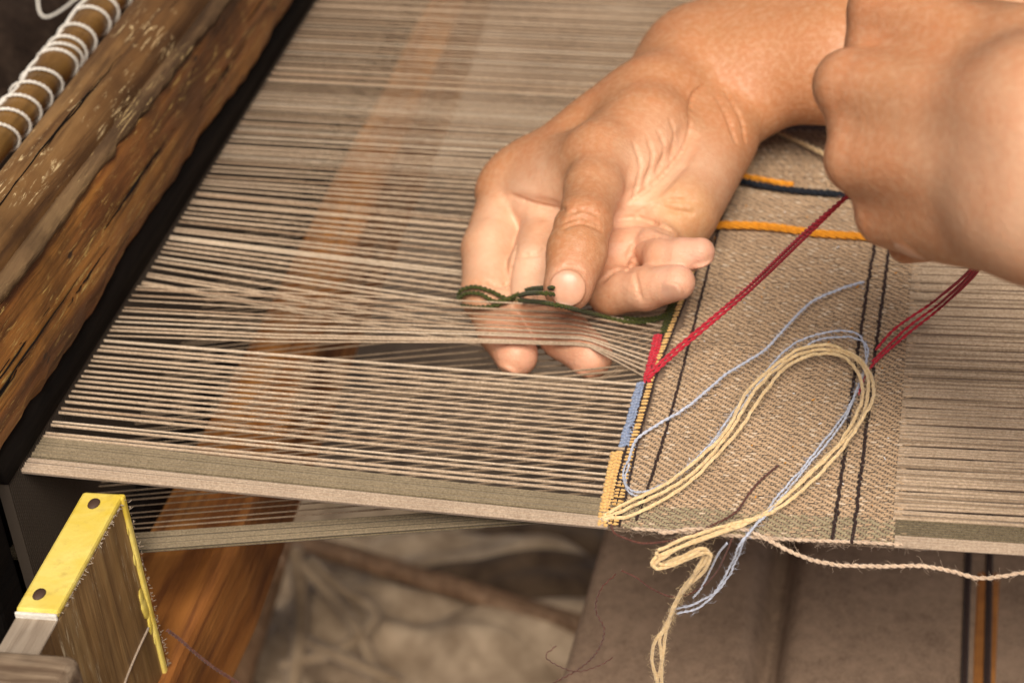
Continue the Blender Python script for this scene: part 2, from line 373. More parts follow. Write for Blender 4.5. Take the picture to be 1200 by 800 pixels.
# fingers
IDX = [mcp[0], P(575, 292, 8), P(572, 345, 1), P(589, 386, -5), P(605, 416, -8)]
MID = [mcp[1], P(627, 312, 10), P(625, 350, 3), P(662, 392, -4), P(692, 417, -7)]
RNG_ = [mcp[2], P(706, 318, 15), P(716, 341, 12), P(757, 338, 19), P(794, 331, 26)]
PNK = [mcp[3], P(770, 290, 24), P(778, 302, 26), P(800, 300, 29), P(821, 295, 32)]
digit(fa, IDX, [12.2, 11.8, 10.8, 9.8, 8.6]); digit(fa, MID, [11.8, 10.4, 10.2, 9.8, 8.8])
digit(fa, RNG_, [11, 9.8, 9.2, 8.2, 6.9]); digit(fa, PNK, [10, 8.6, 7.6, 6.7, 5.6])
for J in (IDX, MID, RNG_, PNK): print('finger lengths', [round(1000*np.linalg.norm(a-b)) for a, b in zip(J[:-1], J[1:])])
SK, PALM, PADC, NAILC, DARKSK = (.46, .205, .088), (.78, .49, .325), (.84, .46, .33), (.66, .385, .27), (.45, .215, .10)
tints = []                                                                # (centre, radius mm, colour, weight)
def tint(c, r, col, wt): tints.append((np.array(c), r*.001, np.array(col), wt))
nails = []
def nail(fl, c, n, t, rad):
    R = rot_to(n, t); c = np.array(c)
    if rad[0] > 6: fl.ell(c+R[2]*.0004, R, (rad[0]*1.15, rad[1]*1.15, rad[2]*.6), 1.2, -1)
    fl.ell(c-R[2]*.0013, R, rad, .8, 1); nails.append((c, R, np.array(rad)*.001))
e_ = .002
def gradn(fl, p):
    g = np.array([fl.at(p+np.eye(3)[i]*e_)-fl.at(p-np.eye(3)[i]*e_) for i in range(3)], float); return nrm(g)
CREASE = [([(810, 128), (803, 170), (775, 207), (733, 240)], .9), ([(600, 229), (630, 240), (662, 246)], 1.1),
          ([(606, 288), (598, 320), (597, 350)], .8), ([(838, 110), (852, 138), (862, 168)], .7), ([(850, 108), (868, 140), (872, 166)], .7),
          ([(826, 100), (812, 112), (806, 135)], .7), ([(742, 168), (750, 195), (742, 232)], .22), ([(758, 160), (764, 185), (754, 218)], .2), ([(770, 152), (778, 175), (768, 204)], .18),
          ([(785, 140), (790, 160), (784, 188)], .15), ([(722, 258), (750, 256), (790, 272)], 1.0), ([(736, 300), (746, 284), (768, 277), (790, 280)], 1.0),
          ([(706, 330), (722, 316), (742, 318)], 1.0), ([(736, 318), (744, 300)], .6), ([(664, 260), (682, 255), (700, 262)], .4), ([(660, 268), (682, 262), (704, 270)], .4),
          ([(668, 250), (684, 246), (700, 252)], .3), ([(744, 318), (748, 336), (752, 352)], .12), ([(606, 300), (632, 298), (640, 290)], .6), ([(570, 330), (585, 336), (598, 332)], .3),
          ([(652, 318), (668, 312), (684, 318)], .3), ([(770, 240), (790, 247), (812, 250)], .4), ([(745, 250), (778, 236), (815, 235)], .3)]
for pix, R_, dp in (([(808, 158), (798, 182), (774, 208), (734, 240)], 5.5, 2.2), ([(598, 232), (630, 241), (660, 247)], 4, 1.0), ([(724, 262), (752, 258), (792, 274)], 4, 1.0)):
    q = fa.line(pix, 50, 0); n_ = [gradn(fa, p) for p in q]
    for i in range(len(q)-1):
        t_ = math.sin(math.pi*(i+.5)/len(q))**.6
        fa.groove([q[i]+n_[i]*(R_-dp*t_)*.001, q[i+1]+n_[i+1]*(R_-dp*t_)*.001], R_, 1.5)
def soften(fl, times=2):
    for _ in range(times):
        for ax in range(3):
            a = fl.d; sl = [slice(None)]*3; lo_ = list(sl); hi_ = list(sl); md = list(sl); lo_[ax] = slice(0, -2); md[ax] = slice(1, -1); hi_[ax] = slice(2, None)
            b = a.copy(); b[tuple(md)] = .25*a[tuple(lo_)]+.5*a[tuple(md)]+.25*a[tuple(hi_)]; fl.d = b
soften(fa)
tip_ = fa.hit(665, 338)
nail(fa, tip_, gradn(fa, tip_), tt-ti, (7.0, 6.9, 2.3))
for J, npx in ((IDX, (594, 436)), (MID, (683, 441)), (RNG_, (786, 342)), (PNK, (824, 312))):
    h_ = fa.hit(*npx)
    if h_ is None: h_ = fa.hit(npx[0]+4, npx[1]-7)
    if h_ is not None: nail(fa, h_, nrm(gradn(fa, h_)-VIEW*.35), J[-1]-J[-2], (4.4, 3.8, 1.3))
for pix, r in CREASE:
    q = fa.line(pix, 60, 0)
    if len(q) > 3:
        n_ = [gradn(fa, p) for p in q]; L_ = len(q)
        for i in range(L_-1):                                             # shallow at its ends, deepest half way
            t_ = math.sin(math.pi*(i+.5)/L_)**.5; a = q[i]+n_[i]*(.0010-.00085*r*t_); b = q[i+1]+n_[i+1]*(.0010-.00085*r*t_)
            fa.groove([a, b], 1.0, .5)
# ---- left hand (a fist holding the red yarn, back of the hand to the camera)
fcen = Q(1080, 150, 621)
fb = Field(np.minimum(Q(900, 420, 720), Q(1350, -120, 432))-.03, np.maximum(Q(900, -160, 774), Q(1500, 420, 378))+.02)
FS = .91
fb = Field(fcen-np.array([.075, .085, .075]), fcen+np.array([.20, .085, .10])); fb.k = FS
km = [Q(1036, 14, 630), Q(996, 100, 621), Q(1008, 186, 619), Q(1042, 250, 625)]
kw = [Q(1228, 104, 590), Q(1226, 150, 576), Q(1222, 195, 572), Q(1212, 246, 578)]
for a, b, ra, rb in zip(km, kw, (12.5, 12.2, 12, 11.5), (18, 18, 18, 18)): fb.cone(a, b, ra, rb, 10)
fb.cone((km[0]+km[1])/2+RW@np.array([.003, 0, .006]), (km[0]+km[1])/2+RW@np.array([.02, 0, .003]), 9, 11, 8)
for a, b in zip(km[:-1], km[1:]): fb.cone((a+b)/2+RW@(FS*np.array([.010, 0, .004])), (a+b)/2+RW@(FS*np.array([.03, 0, .0])), 9, 11, 10)
fb.cone((km[1]+km[2])/2+RW@np.array([.003, 0, .003]), (km[1]+km[2])/2+RW@np.array([.02, 0, .001]), 9.5, 11, 8)
for a, b in zip(km, kw): fb.cone(a*.97+b*.03+RW@(FS*np.array([.004, 0, -.009])), a*.4+b*.6+RW@(FS*np.array([0, 0, -.0145])), 3.6, 2.4, 7)     # tendons
for i, (a, rr) in enumerate(zip(km, (11, 11.2, 10.5, 9.6))):              # curled fingers under the fist
    pip = a+(RW@(FS*np.array([.012, .002, .032]))); dip = pip+(RW@(FS*np.array([.024, .004, .010]))); tp = dip+(RW@(FS*np.array([.018, .0, -.012])))
    digit(fb, [a, pip, dip, tp], [rr+.6, rr, rr-1, rr-2], 2.5, 2)
fb.cone(Q(1100, 258, 621), Q(1200, 256, 585), 13, 17, 10)                 # little-finger side of the palm
digit(fb, [Q(1120, 276, 641), Q(1062, 288, 644)], [8.5, 6.2], 3, 1)
th = [Q(1200, 60, 598), Q(1130, 40, 648), Q(1080, 60, 670), Q(1050, 100, 677)]
digit(fb, th, [15, 13, 11, 9], 4, 6)
w0, w1 = Q(1320, 196, 576), Q(1600, 330, 522)
for s_ in (-1, 1):
    o_ = RW@(FS*np.array([.003, .012, .0]))*s_
    fb.cone((kw[1]+kw[2])/2+o_*1.2, w0+o_, 18, 19, 20); fb.cone(w0+o_, w1+o_*1.3, 19, 25, 20)
fb.cone(Q(1190, 236, 582), Q(1300, 285, 566), 17, 21, 12)
nl = fb.hit(1066, 297)
if nl is not None: nail(fb, nl, gradn(fb, nl), (RW@(FS*np.array([-1, .2, 0]))), (5.5, 4.4, 1.6))
def body():
    vs, fs, cols, nm = [], [], [], []
    off = 0
    for j in range(4):
        tint((IDX, MID, RNG_, PNK)[j][-1], 13, PADC, .9); tint((IDX, MID, RNG_, PNK)[j][-2], 11, PADC, .35)
    for p, r, c, wt in ((P(640, 238, 25), 17, PALM, 1), (P(600, 262, 18), 16, PALM, .9), (P(740, 262, 26), 20, PALM, 1), (P(770, 185, 40), 14, PALM, .8), (P(582, 320, 8), 16, PALM, 1), (P(628, 320, 14), 16, PALM, 1), (P(812, 215, 30), 18, PALM, .7), (P(745, 205, 42), 12, PALM, .6), (P(755, 325, 26), 16, PALM, .6), (ti+VIEW*.01, 11, DARKSK, .5), (tt+VIEW*.006, 9, PADC, .7), (P(800, 250, 30), 10, (.64, .44, .17), .6), (P(740, 290, 28), 15, PADC, .4)):
        tint(p, r, c, wt)
    for i, q in enumerate(km): tint(q, 15, (.50, .215, .11), .6)
    tint(Q(1180, 230, 555), 45, (.66, .40, .26), .7)
    for fl in (fa, fb):
        v, q = fl.mesh(); c = np.tile(np.array(SK), (len(v), 1)); m = np.zeros(len(v))
        for p, r, col, wt in tints:
            g = wt*np.exp(-np.sum((v-p)**2, axis=1)/(r*r)); c += (col-c)*g[:, None]
        for p, R, rad in nails:
            d = v-p; e = np.sqrt((d@R[0]/rad[0])**2+(d@R[1]/rad[1])**2+(d@R[2]/(rad[2]*1.6))**2); k = np.clip((1.02-e)*8, 0, 1)
            lun = np.clip(((d@R[0])/rad[0]-.70)*7, 0, 1)[:, None]; nc = np.array(NAILC)*(1-lun)+np.array((.80, .62, .50))*lun
            c += (nc-c)*(k*.75)[:, None]; m = np.maximum(m, k)
        vs.append(v); fs.append(q+off); cols.append(c); nm.append(m); off += len(v)
    v = np.concatenate(vs); q = np.concatenate(fs)
    me = bpy.data.meshes.new('person'); me.vertices.add(len(v)); me.vertices.foreach_set('co', v.astype(np.float32).ravel())
    me.loops.add(q.size); me.loops.foreach_set('vertex_index', q.astype(np.int32).ravel())
    me.polygons.add(len(q)); me.polygons.foreach_set('loop_start', np.arange(0, q.size, 4, dtype=np.int32))
    me.update(calc_edges=True); me.validate(); me.polygons.foreach_set('use_smooth', [True]*len(me.polygons))
    a = me.attributes.new('tint', 'FLOAT_COLOR', 'POINT'); a.data.foreach_set('color', np.column_stack([np.concatenate(cols), np.ones(len(v))]).astype(np.float32).ravel())
    a = me.attributes.new('nail', 'FLOAT', 'POINT'); a.data.foreach_set('value', np.concatenate(nm).astype(np.float32))
    me.materials.append(M['skin']); o = bpy.data.objects.new('person', me); COL.objects.link(o)
    return tag(o, 'weaver with one open palm under the threads and one fist pulling red yarn', 'person')
person = body()
mb = MB()
sl_ = [el0*.35+el1*.65+np.array([.0, 0, 0]), el0*.1+el1*.9, el0*-.3+el1*1.3]
v_, f_ = tube_data(resample(sl_, 24), np.linspace(.049, .056, 24)+RNG.normal(size=24)*.0008, 40, False); mb.add(v_, f_)
sleeve = mb.build('sleeve', M['pink'], person)
# ------------------------------------------------------------------ web on the loom: warp threads and woven cloth
FELL = np.array([P(*q)[:2] for q in ((700, 612), (717, 528), (727, 521), (748, 446), (754, 444), (768, 390), (775, 385), (784, 352), (800, 310), (862, 176))])
FELL = np.vstack([FELL, FELL[-1]+(FELL[-1]-FELL[-3])*3])
XF = lambda y: np.interp(y, FELL[:, 1], FELL[:, 0])
RA, RB = P(22, 556, 9), P(372, 0, 9)
XR = lambda y: RA[0]+(y-RA[1])*(RB[0]-RA[0])/(RB[1]-RA[1])
ENDA, ENDB = P(1058, 650), P(1082, 300)
XE = lambda y: ENDA[0]+(y-ENDA[1])*(ENDB[0]-ENDA[0])/(ENDB[1]-ENDA[1])
web = empty('woven_cloth', (0, 0, 0), 'tan cloth being woven on the loom, its open warp threads running left to the beater', 'cloth')
UP, LOW = .0095, -.041
def hull(xs, zs, upper):
    h = []
    for x, z in zip(xs, zs):
        while len(h) >= 2:
            (x1, z1), (x2, z2) = h[-2], h[-1]; cr = (x2-x1)*(z-z1)-(z2-z1)*(x-x1)
            if (cr >= 0) if upper else (cr <= 0): h.pop()
            else: break
        h.append((x, z))
    h = np.array(h); return np.interp(xs, h[:, 0], h[:, 1])
Y_over = P(600, 340, 6)[1]; Y_lo = P(760, 447, 0)[1]; Y_hi = P(776, 384, 0)[1]
print('Y over', Y_over, Y_lo, Y_hi)
XTIP = P(688, 400, 2)[0]; XBASE = P(560, 395, 2)[0]
def thread_path(y_r, y_f, upper, n=44, over=None):
    xr, xf = XR(y_r)-.012, XF(y_f)+.004; x = np.linspace(xr, xf, n); t = (x-xr)/(xf-xr)
    y = y_r+(y_f-y_r)*t
    if upper and Y_lo-.001 < y_f < Y_hi+.001:                           # gathered where the fingers hold them
        wgt = np.clip((Y_hi-y_f)/(Y_hi-Y_lo), 0, 1); tm_ = (XTIP-xr)/(xf-xr); ta_ = (XBASE-xr)/(xf-xr)
        y = y+(-.001+.0215*wgt**1.5)*np.interp(t, [0, ta_*.5, ta_, tm_, 1], [0, .28, .8, 1, 0])
    z = (UP if upper else LOW)*(1-t)
    q = np.column_stack([x, y, z])
    over = (upper and Y_lo-.001 < y_f < Y_hi+.001) if over is None else over
    need = z.copy(); s = 1 if over else -1
    for _ in range(60):
        q[:, 2] = need; ins = fa.at(q) < .0008
        if not ins.any(): break
        need[ins] += s*.0008
    q[:, 2] = hull(x, need, over) if (need != z).any() else z
    return q
pitch = .00178; k = 0
y = .0215; paths = []
while y < .82:
    if k % 2 and y > .27 and k % 4 == 3: k += 1; y += pitch; continue
    yy = y+RNG.normal()*.0003
    up = k % 2 == 0
    y_r = yy+RNG.normal()*.00045+(.0004 if k % 4 < 2 else -.0004)+.0006*math.sin(y*170)
    paths.append((y_r, yy-.004*max(0, 1-yy/.08), up)); k += 1; y += pitch*RNG.uniform(.85, 1.15)
print('threads', len(paths))
far = [MB(), MB()]
for i, (y_r, y_f, up) in enumerate(paths):
    q = thread_path(y_r, y_f, up)
    q = np.vstack([q[0]+np.array([-.05, 0, .004 if up else -.004]), q])
    zone = up and Y_lo-.001 < y_f < Y_hi+.001
    d_ = tube_data(q, np.linspace(*((.00042, .00042) if zone else ((.00055, .00053) if y_f < .2 else (.00044, .0005)) if up else (.00026, .00046) if y_f < .2 else (.00016, .00044)), len(q))*RNG.uniform(.8, 1.2), 6, False)  # lower threads thinned towards the reed, standing for their shade there
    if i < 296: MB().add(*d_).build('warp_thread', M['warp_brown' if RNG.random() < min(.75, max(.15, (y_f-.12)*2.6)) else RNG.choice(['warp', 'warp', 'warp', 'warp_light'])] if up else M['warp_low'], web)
    else: far[0 if up else 1].add(*d_)
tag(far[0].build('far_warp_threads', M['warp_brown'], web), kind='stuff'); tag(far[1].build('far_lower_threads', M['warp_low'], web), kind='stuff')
# selvedge bands: fine threads packed side by side
for up in (True, False):
    for nm, mat, y0, y1, cnt, f0, f1, r in (('olive_selvedge', 'olive', .0092, .0205, 15, .0062, .0150, .0005), ('pale_selvedge', 'pale', .0, .0085, 11, .0002, .0055, .00055)):
        if not up and nm == 'pale_selvedge': continue
        for rep, mt in ((0, mat), (1, mat+('_light' if mat == 'olive' else '_dark'))):
            mb = MB()
            for i in range(cnt):
                a = (i+.5*rep)/cnt; yr = y0+(y1-y0)*a+RNG.normal()*.0002; yf = f0+(f1-f0)*a
                q = thread_path(yr, yf, up, 30)
                q[:, 2] += (.0002 if rep else -.0004)*(1 if nm[0] == 'o' else -1)+RNG.normal()*.00025; q = np.vstack([q[0]+np.array([-.03, 0, 0]), q]); mb.add(*tube_data(q, r*RNG.uniform(.75, 1.1), 5, False))
            tag(mb.build(nm, M[mt], web), kind='stuff')
# unwoven warp on the right of the cloth
y = .0125
mbo, mbp = MB(), MB()
for i in range(14): yy = .0048+i*.00062; mbo.add(*tube_data(np.array([(XE(yy)-.003, yy, .0004*(i % 2)), (XE(yy)+.16, yy-.0004, 0)]), .00042, 5, False))
for i in range(9): yy = .0002+i*.0005; mbp.add(*tube_data(np.array([(XE(yy)-.003, yy, -.0004+.0005*(i % 3)), (XE(yy)+.16, yy-.0004, 0)]), .00045, 5, False))
tag(mbo.build('olive_selvedge', M['olive'], web), kind='stuff'); tag(mbp.build('pale_selvedge', M['pale'], web), kind='stuff')
y = .0142; rw = [MB(), MB()]; k = 0
while y < .27:
    yy = y+RNG.normal()*.00012; xe = XE(yy)
    xs = np.linspace(xe-.004, xe+.17, 10); q = np.column_stack([xs, yy+np.cumsum(RNG.normal(size=10))*.00007, .0003*np.sin(xs*60+y*900)])
    rw[RNG.random() > .8].add(*tube_data(q, .00066*RNG.uniform(.85, 1.1), 6, False)); k += 1
    y += .00118 if k % 2 else .0020*RNG.uniform(.92, 1.1)
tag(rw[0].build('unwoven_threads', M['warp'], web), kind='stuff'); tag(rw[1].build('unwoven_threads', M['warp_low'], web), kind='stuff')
# cloth: ground sheet plus every float of the twill
def cloth():
    ys = np.linspace(0.0006, .52, 140); mb = MB(); v = []; f = []
    for y in ys:
        a, b = XF(y)+.004, XE(y)
        for i in range(9): v.append((a+(b-a)*i/8, y, -.0007))
    for j in range(len(ys)-1):
        for i in range(8): f.append((j*9+i, j*9+i+1, (j+1)*9+i+1, (j+1)*9+i))
    n = len(v); v += [(x, y, z-.0009) for x, y, z in v]; f += [tuple(n+i for i in reversed(q)) for q in f]
    mb.add(v, f); mb.build('cloth_base', M['base'], web)
    fl, wf, ol, lt = MB(), MB(), MB(), MB(); px_, py_ = .00092, .00071
    for j in range(int(.285/py_)):
        y = .0008+j*py_; a, b = XF(y)+.0085, XE(y)+RNG.normal()*.0006; ni = int((b-a)/px_)
        i0 = int(a/px_)
        for i in range(i0, i0+ni):
            m = (i+j) % 4; x = i*px_
            if m == 0:
                z = RNG.normal()*.00013+.00012*math.sin(j*.9+i*.02); tgt = ol if y < .0135 and RNG.random() < .85 else lt if RNG.random() < .08 else fl
                bead(tgt, (x+px_*.5+RNG.normal()*.00008, y+RNG.normal()*.00006, z), (1, RNG.normal()*.06, RNG.normal()*.05), px_*1.18, py_*.64, flat=.75)
            elif m == 2 and j < 330:
                bead(wf, (x+px_*.5, y+py_*.5, -.00022+RNG.normal()*.0001), (RNG.normal()*.08, 1, 0), py_*.95, px_*.52, flat=.7)
    tag(fl.build('warp_floats', M['weave'], web), kind='stuff'); tag(lt.build('warp_floats', M['weave_light'], web), kind='stuff'); tag(wf.build('weft_floats', M['weft'], web), kind='stuff')
    tag(ol.build('selvedge_floats', M['weave_olive'], web), kind='stuff')
cloth()
def stripe(name, pix, r, mat, z=.7, wave=.00012, step=.0016):
    p = resample(np.array([P(x, y, z) for x, y in pix]), 400); L = np.linalg.norm(p[-1]-p[0]); mb = MB(); n = int(L/step)
    for i in range(n):
        c = p[int(i/n*399)]+np.array([RNG.normal()*wave, 0, RNG.normal()*.0001]); d = p[min(399, int(i/n*399)+3)]-p[min(396, int(i/n*399))]
        bead(mb, c, d+np.array([.0006*(1 if i % 2 else -.2), 0, 0])*.3, step*.78, r, flat=.8)
    return tag(mb.build(name, M[mat], web), kind='stuff')
stripe('dark_stripe', [(880, 130), (865, 180), (826, 330), (790, 470), (768, 545), (745, 612)], .00062, 'dark')
stripe('dark_stripe', [(1050, 240), (1043, 285), (1025, 420), (1011, 540), (998, 638)], .0007, 'dark', wave=.0002)
stripe('dark_stripe', [(1032, 240), (1025, 285), (1004, 420), (990, 530), (975, 634)], .0007, 'dark', wave=.0002)
bandL = [(722, 600), (715, 590), (725, 555), (737, 515), (748, 480), (760, 440), (775, 400), (790, 362), (812, 300), (850, 180)][1:]
bandR = [(731, 592), (739, 555), (748, 515), (758, 480), (769, 440), (784, 400), (799, 362), (821, 300), (861, 176)]
bandL = [(711, 612)]+bandL; bandR = [(726, 614)]+bandR
stripe('band_cord', bandL, .0005, 'dark', .8, step=.0014); stripe('band_cord', bandR, .0005, 'dark', .8, step=.0014)
def band():
    a = resample(np.array([P(x, y, .7) for x, y in bandL]), 300); b = resample(np.array([P(x, y, .7) for x, y in bandR]), 300); g = MB(); d = MB()
    n = int(np.linalg.norm(a[-1]-a[0])/.0021)
    for i in range(n):
        p, q = a[int(i/n*299)], b[int(i/n*299)]; c = (p+q)/2; w_ = np.linalg.norm(q-p)*.42
        bead(g, c, q-p, w_, .00078, flat=.8)
        bead(d, c+np.array([0, .00105, -.0001]), q-p, w_*.9, .0004, flat=.8)
        if i < 16: bead(d, c+np.array([0, 0, .0006]), a[int(i/n*299)+4]-p, .0008, .00032)
    tag(g.build('gold_band', M['gold'], web), kind='stuff'); tag(d.build('dark_ticks', M['dark'], web), kind='stuff')
band()
def insert(name, mat, left, right, cols=3, step=.0018):
    a = resample(np.array([P(x, y, .5) for x, y in left]), 200); b = resample(np.array([P(x, y, .5) for x, y in right]), 200); mb = MB()
    n = int(np.linalg.norm(a[-1]-a[0])/step)
    for i in range(n):
        p, q = a[int(i/n*199)], b[int(i/n*199)]; w_ = (q-p)/cols
        for j in range(cols):
            s = 1 if j % 2 else -1
            bead(mb, p+w_*(j+.5)+np.array([RNG.normal()*.0001, (.0004 if j % 2 else 0), RNG.normal()*.00012+.0002]), w_+np.array([0, s*.0009, 0]), np.linalg.norm(w_)*.74*RNG.uniform(.85, 1.2), .00092*RNG.uniform(.85, 1.15), flat=1.0)
    tag(mb.build(name, M[mat], web), kind='stuff')
insert('gold_insert', 'gold', [(700, 614), (708, 570), (717, 528)], [(711, 616), (721, 570), (731, 526)])
insert('blue_insert', 'blue_deep', [(725, 523), (736, 486), (747, 446)], [(737, 521), (747, 484), (756, 447)])
insert('red_insert', 'red', [(754, 449), (760, 420), (767, 391)], [(763, 446), (771, 418), (777, 391)])
insert('green_insert', 'green', [(774, 390), (780, 368), (788, 340)], [(782, 390), (790, 368), (797, 340)])
insert('navy_insert', 'navy', [(788, 340), (806, 296), (852, 178)], [(799, 338), (816, 296), (858, 178)], 3, .0016)
# flecks and stray fibres on the cloth
lint = MB()
for _ in range(420):
    y_r, y_f, up = paths[RNG.integers(0, 90)]
    if not up: continue
    t = RNG.uniform(.25, .97); xr, xf = XR(y_r)-.012, XF(y_f)+.004; c = np.array([xr+(xf-xr)*t, y_r+(y_f-y_r)*t, UP*(1-t)+.0005]); l = RNG.uniform(.001, .003); a = RNG.uniform(0, 6.3)
    if Y_lo-.004 < y_f < Y_hi+.004: continue
    tube(lint, [c, c+np.array([math.cos(a)*l, math.sin(a)*l*.6, .0006]), c+np.array([math.cos(a+.8)*l*1.7, math.sin(a+.8)*l*1.1, .0008])], .00004, 3, 5)
tag(lint.build('warp_lint', M['pale'], web), kind='stuff')
fl_w, fl_o, hair = MB(), MB(), MB()
for _ in range(46):
    px, py = RNG.uniform(770, 1055), RNG.uniform(200, 610); c = P(px, py, .9); bead(fl_w if RNG.random() < .5 else fl_o, c, RNG.normal(size=3)*(1, 1, .2), .0007*RNG.uniform(.4, 1.3), .00025)
for _ in range(150):
    px, py = RNG.uniform(740, 1075), RNG.uniform(190, 632); c = P(px, py, .8); a = RNG.uniform(0, 6.3); l = RNG.uniform(.001, .0035)
    q = [c, c+np.array([math.cos(a)*l, math.sin(a)*l, .001]), c+np.array([math.cos(a+1)*l*1.6, math.sin(a+1)*l*1.6, .0012])]; tube(hair, q, .00005, 3, 6)
for _ in range(150):
    x = RNG.uniform(.0, .11); c = np.array([x, .0004, 0]); tube(hair, [c, c+np.array([RNG.normal()*.001, -.0012, RNG.normal()*.0008]), c+np.array([RNG.normal()*.002, -.0022, RNG.normal()*.0014])], .00004, 3, 5)
tag(fl_w.build('white_flecks', M['speck_white'], web), kind='stuff'); tag(fl_o.build('orange_flecks', M['orange'], web), kind='stuff'); tag(hair.build('stray_fibres', M['pale'], web), kind='stuff')
mb = MB(); e = plied(mb, [(XF(0)+.012, .0002, .0002), (.06, -.0004, .0003), (XE(0)-.02, .0002, .0003), (XE(0), .0006, .0003)], .0007, 2, .005); fuzz(mb, e, .0007, 120); mb.build('edge_cord', M['natural'], web)
# ------------------------------------------------------------------ loose yarns
def yarn(name, lines, mat, r, label, plies=2, turn=.005, fz=60, cat='yarn', wob=0, group='loose yarns at the weaving', taper=None, pr=.58):
    mb = MB()
    for ln in lines:
        p = plied(mb, ln, r, plies, turn, wob=wob, taper=taper, pr=pr); fuzz(mb, p, r, int(fz*len(p)/200))
    return tag(mb.build(name, M[mat]), label, cat, group)
hz = lambda px, py, z: P(px, py, z)
f1, f2 = Q(1002, 222, 650), Q(1150, 296, 640)
yarn('yarn', [[P(757, 441, 1.2), P(790, 410, 8), P(870, 342, 32), Q(940, 275, 685), f1], [P(759, 444, 1.2), P(793, 413, 8), P(874, 344, 32), Q(943, 278, 685), f1+.001]], 'red', .00075,
     'taut red yarn pulled from the fell up into the fist', 2, .006, 60)
yarn('yarn', [[f2+np.array([-.006, .01, .004]), Q(1147, 306, 655), P(1105, 352, 18), P(1062, 385, 7), P(1022, 424, 2)], [f2+np.array([-.005, .01, .003]), Q(1151, 307, 655), P(1108, 355, 17), P(1058, 396, 5), P(1019, 432, 2), P(1006, 462, 1.8)],
     [f2+np.array([-.006, .011, .004]), Q(1144, 305, 655), P(1098, 350, 19), P(1050, 384, 8), P(1026, 410, 3)]], 'red', .0006, 'loose red yarn tail hanging from the fist onto the cloth', 2, .006, 20)
yarn('yarn', [[P(812, 272, 2), P(822, 264, 4), P(850, 262, 4), P(900, 264, 3.5), P(960, 272, 3), P(1020, 276, 2.5), P(1062, 280, 2)], [P(812, 276, 1.5), P(824, 267, 3), P(852, 265, 3), P(902, 267, 2.5), P(962, 275, 2), P(1022, 279, 2), P(1062, 283, 2)]],
     'orange', .0012, 'long orange yarn running from the little finger to the fist', 3, .012, 40)
yarn('yarn', [[P(835, 205, 3), P(850, 203, 4), P(880, 207, 4), P(905, 212, 4), P(930, 216, 3)], [P(835, 208, 3), P(852, 206, 3), P(882, 210, 3), P(905, 214, 3), P(926, 220, 2)]], 'orange', .0011,
     'short orange yarn end lying beside the black yarn by the wrist', 3, .012, 30)
yarn('yarn', [[P(830, 214, 2), P(860, 211, 2.5), P(890, 217, 2.5), P(930, 223, 2), P(1000, 229, 2)]], 'navy', .0015, 'thick black yarn between the wrist and the fist', 3, .008, 50)
yarn('yarn', [[P(900, 150, 2), P(935, 165, 4), P(960, 177, 5), P(1000, 196, 5)]], 'cream', .0012, 'pale yarn peeping from behind the forearm and fist', 2, .008, 20)
# green yarn laid round the fingers, under the threads
def on(px, py, lift=2.3):
    h = fa.hit(px, py-3, lift); return h if h is not None else P(px, py, 3)
g1 = [on(x, y) for x, y in ((536, 352), (540, 343), (556, 339), (575, 344), (592, 352), (612, 355), (640, 358), (668, 364), (700, 372))]+[P(735, 377, 4), P(760, 377, 2), P(783, 370, 1)]
g2 = [on(x, y) for x, y in ((541, 361), (560, 363), (580, 361), (596, 354), (612, 348), (632, 346), (650, 348))]
g3 = [on(x, y) for x, y in ((537, 354), (545, 347), (562, 347), (580, 356), (598, 352), (620, 342), (648, 340))]
g4 = [P(730, 372, 4), P(750, 374, 3), P(770, 372, 2), P(786, 366, 1)]
yarn('yarn', [g1, g2, g3, g4], 'green', .0010, 'dark green yarn looped round the fingers under the threads', 2, .004, 30)
# cream hank and light blue yarn
cz_ = lambda L: [P(x, y, z*.55 if z > 1.5 else z) for x, y, z in L]
hank = [[(704, 606, 2), (730, 598, 4), (790, 570, 8), (850, 512, 11), (885, 458, 13), (925, 420, 14), (965, 409, 14), (1000, 420, 14), (1017, 446, 14), (1014, 480, 13), (985, 520, 11), (945, 560, 9), (900, 597, 7), (850, 620, 5), (800, 636, 3), (770, 650, 0)],
        [(706, 609, 2), (740, 602, 3), (800, 572, 6), (852, 520, 9), (892, 462, 11), (928, 427, 12), (966, 415, 12), (998, 426, 12), (1011, 450, 12), (1006, 482, 11), (978, 524, 9), (938, 565, 7), (895, 602, 6), (848, 625, 4), (800, 640, 2), (775, 654, -1)],
        [(706, 603, 2), (728, 592, 4), (786, 564, 9), (846, 508, 12), (880, 455, 14), (922, 417, 15), (966, 405, 15), (1005, 417, 15), (1021, 446, 15), (1018, 482, 14), (990, 522, 12), (950, 562, 10), (904, 598, 8), (852, 618, 5), (800, 632, 3), (768, 645, 1)]]
bow = [[(770, 650, 0), (764, 658, -2), (772, 664, -4), (790, 660, -4), (815, 650, -2), (826, 646, -2), (832, 650, -4), (826, 664, -10), (812, 680, -18), (800, 694, -24), (790, 712, -32), (782, 734, -42), (768, 752, -50), (764, 772, -60), (770, 800, -74), (776, 830, -90)],
       [(768, 645, 1), (768, 653, -2), (776, 659, -3), (792, 656, -3), (812, 648, -1), (820, 645, -2), (824, 650, -5), (814, 668, -12), (803, 688, -21), (794, 706, -30), (785, 728, -40), (774, 750, -49), (774, 775, -61), (776, 800, -74), (780, 830, -90)],
       [(775, 654, -1), (766, 661, -3), (774, 661, -5), (795, 652, -4), (815, 643, -1), (826, 642, -1), (830, 648, -4), (820, 666, -11), (806, 684, -20), (796, 704, -29), (786, 730, -41), (781, 752, -51), (776, 780, -64), (771, 805, -77), (772, 830, -90)]]
